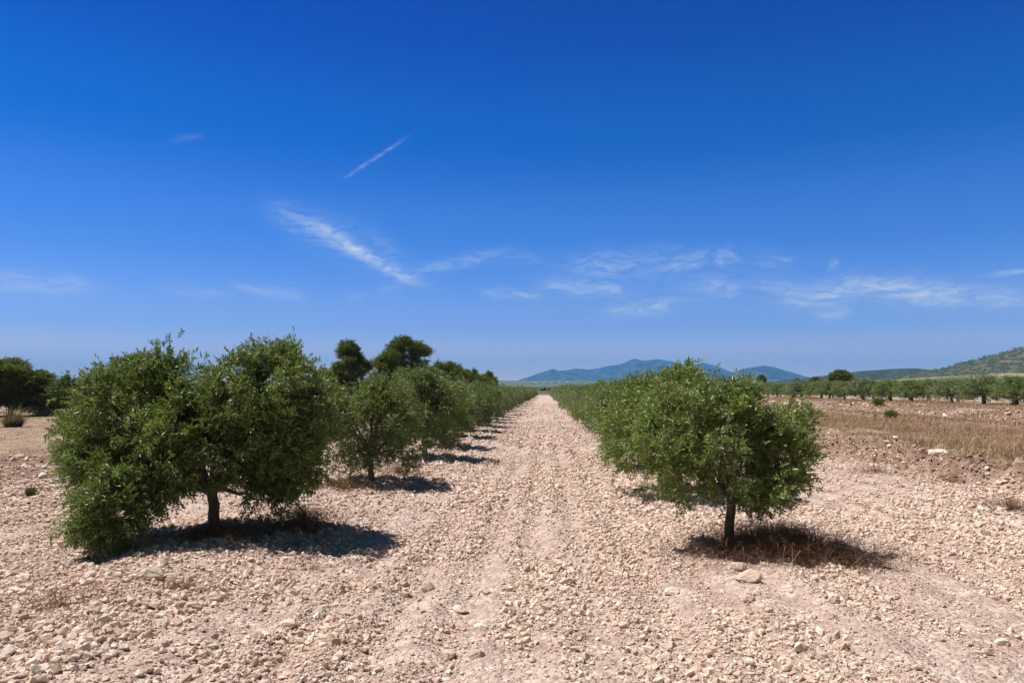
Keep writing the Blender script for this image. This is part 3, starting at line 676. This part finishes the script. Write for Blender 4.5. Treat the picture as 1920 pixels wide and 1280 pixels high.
while yR < 150:
    xR = 1.95 + .25*min(1, max(0, (yR-10)/12.)) - .3*max(0, min(1, (yR-30)/110.)) + rr.uniform(-.08, .08)
    me = var['mid', [1, 0, 3][kR-1] if kR < 4 else rr.choice([1, 3, 3, 2])] if yR < 34 else var['far', rr.randrange(3)]
    lab = f'{ORD[kR]} olive tree from the near end of the row right of the gravel track' if kR < 14 else 'small far olive tree near the distant end of the row right of the track'
    place_tree('olive_tree', me, xR, yR, rr.uniform(0, 6.28), (rr.uniform(.84, .99) if kR > 3 else rr.uniform(.95, 1.0)), lab, 'olive tree', RR, sx=rr.uniform(1.06, 1.22) if kR > 4 else 1.16)
    yR += 3.65 + rr.uniform(-.12, .12); kR += 1
# stray low branch of the nearest right tree is part of its crown: long shoot to the right
# orchard on the terrace to the right
OG = 'olive trees of the orchard on the right terrace'
nf = 0
for row in range(5):
    y = 32 + row*1.7; X0 = 24.5 + row*5.0
    while y < 150:
        if row == 0 and nf < 14: lab = f'{ORD[nf]} front row orchard olive with a bare trunk, counting leftwards from the right edge'; nf += 1
        elif row == 0: lab = 'far small front row orchard olive standing on the pale terrace edge'
        else: lab = 'grey green orchard olive in the rows behind the front row on the right terrace'
        if X0/y < .78:
            place_tree('olive_tree', var['orchard', rr.randrange(3)], X0+rr.uniform(-.5, .5), y, rr.uniform(0, 6.28), rr.uniform(.70, .86), lab, 'olive tree', OG, sx=rr.uniform(1.4, 1.7))
        elif row == 0: nf -= 1
        y += 3.5 + rr.uniform(-.4, .4)
# far grove beyond: reads as one mass
rng = np.random.default_rng(91)
n = 900; y = rng.uniform(110, 420, n); x = y*rng.uniform(.20, .80, n); k = (x > 62) | (y > 155); x, y = x[k], y[k]
P = np.stack([x, y, height(x, y)+1.1], -1)
v, f = clump_cards(P, rng.uniform(1.0, 1.7, len(P)), rng, 60, .8)
tag(link('far_grove', np_mesh('far_grove', v, f, [M['grey_leaf']])), 'grey green far olive grove reading as one mass', kind='stuff')
n = 700; y = rng.uniform(165, 700, n); x = y*rng.uniform(-.30, .22, n); P = np.stack([x, y, height(x, y)+.9], -1)
k = vnoise(x/60, y/90, 3) > .42; P = P[k]
v, f = clump_cards(P, rng.uniform(1.0, 2.0, len(P)), rng, 40, .8)
tag(link('far_trees', np_mesh('far_trees', v, f, [M['shrub_leaf']])), 'far trees and bushes across the plain beyond the rows', kind='stuff')

# ------------------------------------------------------------------ pines and other trees behind
def pine_blobs(rng, H, W, base, n=26, dome=1.0, lean=0.0):
    b_ = []
    for k in range(n):
        t = (k+.5)/n; z = base + (H-base)*t**.85
        prof = math.sqrt(max(0.05, 1-((t-.42)/.62)**2))
        r_ = W*prof*rng.uniform(.35, .95); a = rng.uniform(0, 6.28); q = W*rng.uniform(.22, .36)
        b_.append((r_*math.cos(a)+lean*t, r_*math.sin(a), z-q*.3, q, q, q*.62))
    return b_
def pine(seed, H, W, base, n, tr, **kw):
    leafm = kw.pop('leafm', 'pine_needle')
    r_ = np.random.default_rng(seed)
    return tree_meshes('pine', pine_blobs(r_, H, W, base, n, **kw), r_, leafm, (.26, .05), 520, 9, 9, .30, tr, base*.9, limbs=12, barkm='pine_bark', sides=6, up=.55, shell=.55, clump_r=.10, twig_w=0)
pA = pine(201, 6.4, 1.9, 2.2, 24, .16, lean=.3); pB = pine(202, 6.0, 1.5, 1.6, 22, .15); pC = pine(203, 3.6, 1.9, .5, 22, .13, leafm='young_pine'); pD = pine(204, 4.3, 1.7, .8, 24, .14)
PG = 'pine trees behind the left row'
def pt(px, y, meshes, s, lab, rz=0, sx=1, name='pine_tree', cat='pine tree', group=PG):
    place_tree(name, meshes, bearing(px, y)[0], y, rz, s, lab, cat, group, sx=sx)
pt(748, 60, pA, .85, 'tallest pine with a wide domed crown rising behind the left row', .2, 1.25)
pt(660, 62, pB, .88, 'tall narrower pine standing just left of the tallest pine', 1.0, 1.2)
pt(832, 72, pC, 1.07, 'rounded yellowish pine right of the two tall pines', .4, .9)
pt(885, 78, pC, .93, 'small pine between the rounded pine and the row end', 2.4, .8)
pt(918, 80, pC, .88, 'small yellowish pine furthest along behind the left row', 1.4, .6)
pt(245, 47, pD, .80, 'pine whose top shows just above the big left olive', .9, .9)
pt(620, 66, pC, .86, 'low pine filling the gap left of the two tall pines', 3.4, .9)
pt(22, 40, pD, .68, 'broad black pine at the left edge above the grass tussock', 2.0, 1.45)
pt(-40, 38, pD, .69, 'broad black pine cut by the left edge of the view', .3, 1.2)
pt(74, 43, pD, .55, 'lower dark pine right of the broad pine at the left edge', 1.1, .85)
pt(110, 47, pD, .43, 'short dark pine beside the pale earth mound', 2.6, .75)
rb = np.random.default_rng(210)
bushm = tree_meshes('bush', [(0,0,1.0,.9,.9,.7),(.5,.1,.7,.6,.6,.5),(-.5,0,.8,.6,.6,.5),(.1,0,1.5,.45,.45,.4)], rb, 'shrub_leaf', (.16, .06), 170, 7, 8, .3, .06, .3, limbs=8, sides=5, up=.4, twig_w=0)
pt(128, 40, bushm, 1.10, 'yellow green bushy tree between the pines and the big left olive', 0, 1.0, 'bushy_tree', 'tree', None)
rt = np.random.default_rng(211)
roundm = tree_meshes('round', [(0,0,2.9,1.7,1.7,.85),(-1.1,0,2.7,.9,.9,.6),(1.1,.2,2.7,.9,.9,.6),(0,0,3.4,1.1,1.1,.55)], rt, 'pine_needle', (.28, .08), 300, 8, 8, .35, .2, 1.5, limbs=8, sides=6, barkm='pine_bark', up=.4, twig_w=0)
pt(1577, 122, roundm, .93, 'dark umbrella shaped tree rising above the orchard', 0, 1.05, 'umbrella_tree', 'tree', None)
pt(1428, 180, roundm, 1.0, 'lone round dark tree on the skyline below the rounded blue hill', 1, .62, 'round_tree', 'tree', None)
pt(1375, 150, roundm, .74, 'small dark tree on the skyline behind the right row', 2, .6, 'round_tree', 'tree', None)
pt(1495, 190, roundm, .82, 'small dark tree on the skyline left of the umbrella tree', 2, .6, 'round_tree', 'tree', None)
pt(1530, 135, roundm, .72, 'low dark tree beside the umbrella tree', 2.7, .9, 'round_tree', 'tree', None)

# ------------------------------------------------------------------ dry grass, weeds, tussock, shrubs
def blades(x, y, hgt, wid, rng, lean=.35, z=None, seg=2):
    n = len(x); z = height(x, y) if z is None else z
    b0 = np.stack([x, y, z-.01], -1); a = rng.uniform(0, 6.28, n); ln = np.abs(rng.normal(0, lean, n))
    d = np.stack([np.cos(a)*ln, np.sin(a)*ln, np.ones(n)], -1)
    s_ = np.stack([-np.sin(a+rng.normal(0, .8, n)), np.cos(a), np.zeros(n)], -1)*wid[:, None]*.5
    h = hgt[:, None]; mid = b0 + d*h*.55; tip = b0 + d*h + np.stack([np.cos(a)*ln, np.sin(a)*ln, -ln*.6], -1)*h*.45
    V = np.stack([b0-s_, b0+s_, mid+s_*.8, mid-s_*.8, tip], 1).reshape(-1, 3)
    o = (np.arange(n)*5)[:, None]
    return V, [o+np.array([[0, 1, 2, 3]]), o+np.array([[3, 2, 4]])]
rng = np.random.default_rng(120)
def field_pts(n, x0, x1, y0, y1, seed, thr):
    y = np.exp(rng.uniform(np.log(y0), np.log(y1), n)); x = rng.uniform(x0, x1, n)
    gz_, rz_, fz_ = zones(x, y)
    k = (gz_ > .3) & (vnoise(x*.9, y*.9, seed)*.6+vnoise(x*.22, y*.22, seed+1)*.6 > thr) & (np.abs(x/y) < .95)
    return x[k], y[k]
xa, ya = field_pts(210000, 7.2, 18.3, 8, 75, 5, .26); xb, yb = field_pts(60000, -34, -9.5, 11, 60, 15, .45)
yc = np.exp(rng.uniform(np.log(18), np.log(80), 170000)); xc = rng.uniform(16.6, 27, 170000)
k = vnoise(xc*.8, yc*.5, 44)+.5*vnoise(xc*2.5, yc*2, 45)+.35*np.exp(-((xc-17.6)/.7)**2)+.25*np.exp(-((xc-24.5)/.9)**2) > .74; xc, yc = xc[k], yc[k]
x = np.concatenate([xa, xb, xc]); y = np.concatenate([ya, yb, yc]); n = len(x)
clf = vnoise(x*.42, y*.25, 99)*.6+vnoise(x*1.7, y*1.1, 97)*.4
hg = (.08+.45*clf**4)*rng.uniform(.3, 1.5, n)
hg = np.where(x < 0, hg*.45, hg*.85)
v, f = blades(x, y, hg, .003+.00036*y, rng, lean=.6)
tag(link('dry_grass', np_mesh('dry_grass', v, f, [M['dry_grass']])), 'straw coloured dry grass over the fields beside the grove', kind='stuff')
def weed_patch(cx, cy, rx, ry, n, h, lab, seed, mat='dry_weed', lean=1.15, wid=.0032):
    r_ = np.random.default_rng(seed); a = r_.uniform(0, 6.28, n); q = np.minimum(np.abs(r_.normal(0, .55, n)), 1.5)*(.45+1.1*vnoise(np.cos(a)*2.4+9, np.sin(a)*2.4+9, seed))
    x = cx+np.cos(a)*q*rx; y = cy+np.sin(a)*q*ry
    hh = h*r_.uniform(.35, 1.2, n)*(1.1-.45*np.minimum(q, 1.4)); v, f = blades(x, y, hh, wid*r_.uniform(.6, 1.3, n), r_, lean=lean)
    # side sprigs
    m_ = n; i_ = r_.integers(0, n, m_); bz = height(x[i_], y[i_]) + hh[i_]*r_.uniform(.2, .7, m_)
    v2, f2 = blades(x[i_]+r_.normal(0, .02, m_), y[i_]+r_.normal(0, .02, m_), hh[i_]*.4, wid*.7*np.ones(m_), r_, lean=1.3, z=bz)
    zc = float(height(np.array([cx]), np.array([cy]))[0]); off = np.array([cx, cy, zc])
    V = np.concatenate([v, v2])-off
    o = link('dry_weeds', np_mesh('dry_weeds', V, [f[0], f[1], f2[0]+len(v), f2[1]+len(v)], [M[mat]]), None, tuple(off)); tag(o, lab, 'weeds', 'dry brown weeds under the olive trees'); return o
x1, y1 = px2w(1366, 1030, .06)
weed_patch(x1+.46, y1-.16, 1.0, .85, 5200, .30, 'brown tangle of dry weeds around the trunk of the nearest right olive', 1)
x1, y1 = px2w(405, 998, .08)
weed_patch(x1+.15, y1-.30, .95, .6, 2300, .15, 'dry weeds in the shade under the trunk of the big left olive', 2)
weed_patch(x1+.80, y1+.30, .45, .55, 1300, .30, 'dry weed clump in the sun just right of the big left olive', 3)
x1, y1 = px2w(640, 915, .08)
weed_patch(x1, y1, .8, .5, 900, .20, 'dry weeds left of the second trunk in the left row', 4)
x1, y1 = px2w(735, 890, .08)
weed_patch(x1, y1+.4, .5, .5, 450, .22, 'thin dry weeds right of the second trunk in the left row', 5)
x1, y1 = px2w(330, 1105, .05); weed_patch(x1, y1, .45, .3, 260, .12, 'sparse dry weeds on coarse stones in front of the big left olive', 6)
x1, y1 = px2w(110, 1135, .05); weed_patch(x1, y1, .6, .4, 320, .13, 'sparse dry weeds on gravel at the lower left', 7)
x1, y1 = px2w(590, 1068, .05); weed_patch(x1, y1, .3, .2, 110, .08, 'little dry weeds beside the shadow of the big left olive', 8)
x1, y1 = px2w(1890, 920, .1); weed_patch(x1, y1, .55, .4, 500, .24, 'bushy dry weed clump at the right edge below the red bank', 9)
x1, y1 = px2w(1640, 885, .1); weed_patch(x1, y1, .7, .6, 500, .16, 'dry weeds along the foot of the red bank by the right field', 10)
x1, y1 = px2w(1780, 905, .1); weed_patch(x1, y1, .7, .5, 420, .16, 'dry weeds at the foot of the red bank under the long pale rock', 12)
# tussock of esparto grass at left
x1, y1 = px2w(25, 800, .1)
r_ = np.random.default_rng(8); n = 1500; a = r_.uniform(0, 6.28, n); q = np.sqrt(r_.uniform(0, 1, n))*.28
hh = .55*r_.uniform(.5, 1.1, n); hh[:160] = .95*r_.uniform(.7, 1.2, 160)
v, f = blades(q*np.cos(a), q*np.sin(a), hh, .012*np.ones(n), r_, lean=.75, z=np.zeros(n))
o = link('grass_tussock', np_mesh('grass_tussock', v, f, [M['esparto']]), None, (x1, y1, float(height(np.array([x1]), np.array([y1]))[0]))); tag(o, 'spiky grass tussock with long straw stalks before the left pines', 'grass tussock')
# small shrubs
rb = np.random.default_rng(220)
shr = tree_meshes('shrub', [(0,0,.30,.32,.32,.24),(.2,.1,.24,.24,.24,.2),(-.2,0,.26,.24,.24,.2)], rb, 'shrub_leaf', (.05, .02), 130, 7, 8, .12, .015, .1, limbs=10, sides=4, up=.4)
for px, py, s_, lab in ((122, 800, .75, 'small round dark shrub on the dry field left of the big olive'), (1672, 783, .75, 'dark green shrub on the terrace bank below the orchard'), (1648, 775, .7, 'dull shrub just left of the dark green shrub on the terrace bank'),
                        (58, 925, .2, 'tiny grey green plant on the gravel at the left'), (1905, 778, .5, 'low shrub at the foot of the orchard trunks on the right edge')):
    x1, y1 = px2w(px, py, .25 if px > 1000 else .1)
    place_tree('shrub', shr, x1, y1, px, s_, lab, 'shrub', None)
# mound of pale earth left
rm = np.random.default_rng(230)
bm = bmesh.new(); bmesh.ops.create_icosphere(bm, subdivisions=4, radius=1)
co = np.array([v_.co[:] for v_ in bm.verts]); dn = 1+.5*fbm(co[:, 0]*2.2+4, co[:, 1]*2.2+co[:, 2]*2, 77, 5)
for v_, c_, d_ in zip(bm.verts, co, dn): v_.co = mathutils.Vector((c_[0]*d_*1.3, c_[1]*d_*.8, c_[2]*d_*.55))
me = bpy.data.meshes.new('earth_mound'); bm.to_mesh(me); bm.free(); me.materials.append(M['rock_tan'])
for p in me.polygons: p.use_smooth = True
x1, y1 = bearing(112, 42)[0], 42
tag(link('earth_mound', me, None, (x1, y1, float(height(np.array([x1]), np.array([y1]))[0])+.1)), 'pale heap of earth beside the dark pines', 'earth mound')

# ------------------------------------------------------------------ far white houses on the plain
m, nt, N, Lk, b = new_mat('whitewash'); Lk.new(ramp(nt, noise(nt, .4, 4), [(.3, (.62, .58, .52)), (.7, (.80, .77, .71))]), b.inputs['Base Color']); b.inputs['Roughness'].default_value = .9; M['wall'] = m
m, nt, N, Lk, b = new_mat('roof_tile'); Lk.new(ramp(nt, noise(nt, 1.5, 4), [(.3, (.42, .30, .22)), (.7, (.55, .42, .33))]), b.inputs['Base Color']); b.inputs['Roughness'].default_value = .9; M['tile'] = m
wv = np.array([(-1,-1,0),(1,-1,0),(1,1,0),(-1,1,0),(-1,-1,1),(1,-1,1),(1,1,1),(-1,1,1),(-1,0,1.45),(1,0,1.45)], float)
wme = np_mesh('wall', wv, [np.array([[0,1,5,4],[2,3,7,6]]), np.array([[1,2,6,9,5],[3,0,4,8,7]])], [M['wall']])
rv = np.array([(-1.06,-1.12,.98),(1.06,-1.12,.98),(1.06,0,1.50),(-1.06,0,1.50),(1.06,1.12,.98),(-1.06,1.12,.98)], float)
rme = np_mesh('roof', np.concatenate([rv, rv+np.array([0,0,.05])]), np.array([[0,1,2,3],[3,2,4,5],[6,9,8,7],[9,11,10,8],[0,6,7,1],[5,4,10,11],[1,7,8,2],[2,8,10,4],[0,3,9,6],[3,5,11,9]]), [M['tile']])
for k, (px, D, sx_) in enumerate(((1003, 1900, 16), (1022, 2300, 22), (1040, 2000, 14), (1051, 2500, 26), (1064, 2200, 15), (985, 2600, 20), (1012, 2900, 24))):
    x1, y1 = bearing(px, D)[0], D
    e = bpy.data.objects.new('farmhouse', None); COL.objects.link(e); e.location = (x1, y1, float(height(np.array([x1]), np.array([y1]))[0])); e.scale = (sx_*.28, sx_*.2, 2.6); e.rotation_euler = (0, 0, k*.7)
    link('wall', wme, e); link('roof', rme, e); tag(e, 'tiny white farmhouse far off on the plain below the mountains', 'house', 'far white farmhouses on the plain')

# ------------------------------------------------------------------ haze: the summer air over the plain
hv = np.array([(x, y, z) for z in (-12, 330) for y in (-200, 9600) for x in (-9800, 9800)], float)
hf = np.array([[0,2,3,1],[4,5,7,6],[0,1,5,4],[2,6,7,3],[0,4,6,2],[1,3,7,5]])
m = bpy.data.materials.new('haze'); m.use_nodes = True; nt = m.node_tree; nt.nodes.clear()
o_ = nt.nodes.new('ShaderNodeOutputMaterial'); pv = nt.nodes.new('ShaderNodeVolumePrincipled'); nt.links.new(pv.outputs[0], o_.inputs['Volume'])
pv.inputs['Color'].default_value = (.13, .46, .98, 1); pv.inputs['Density'].default_value = 1.5e-4; pv.inputs['Anisotropy'].default_value = 0.0
tag(link('haze', np_mesh('haze', hv, hf, [m])), 'thin blue summer haze over the plain', kind='stuff')
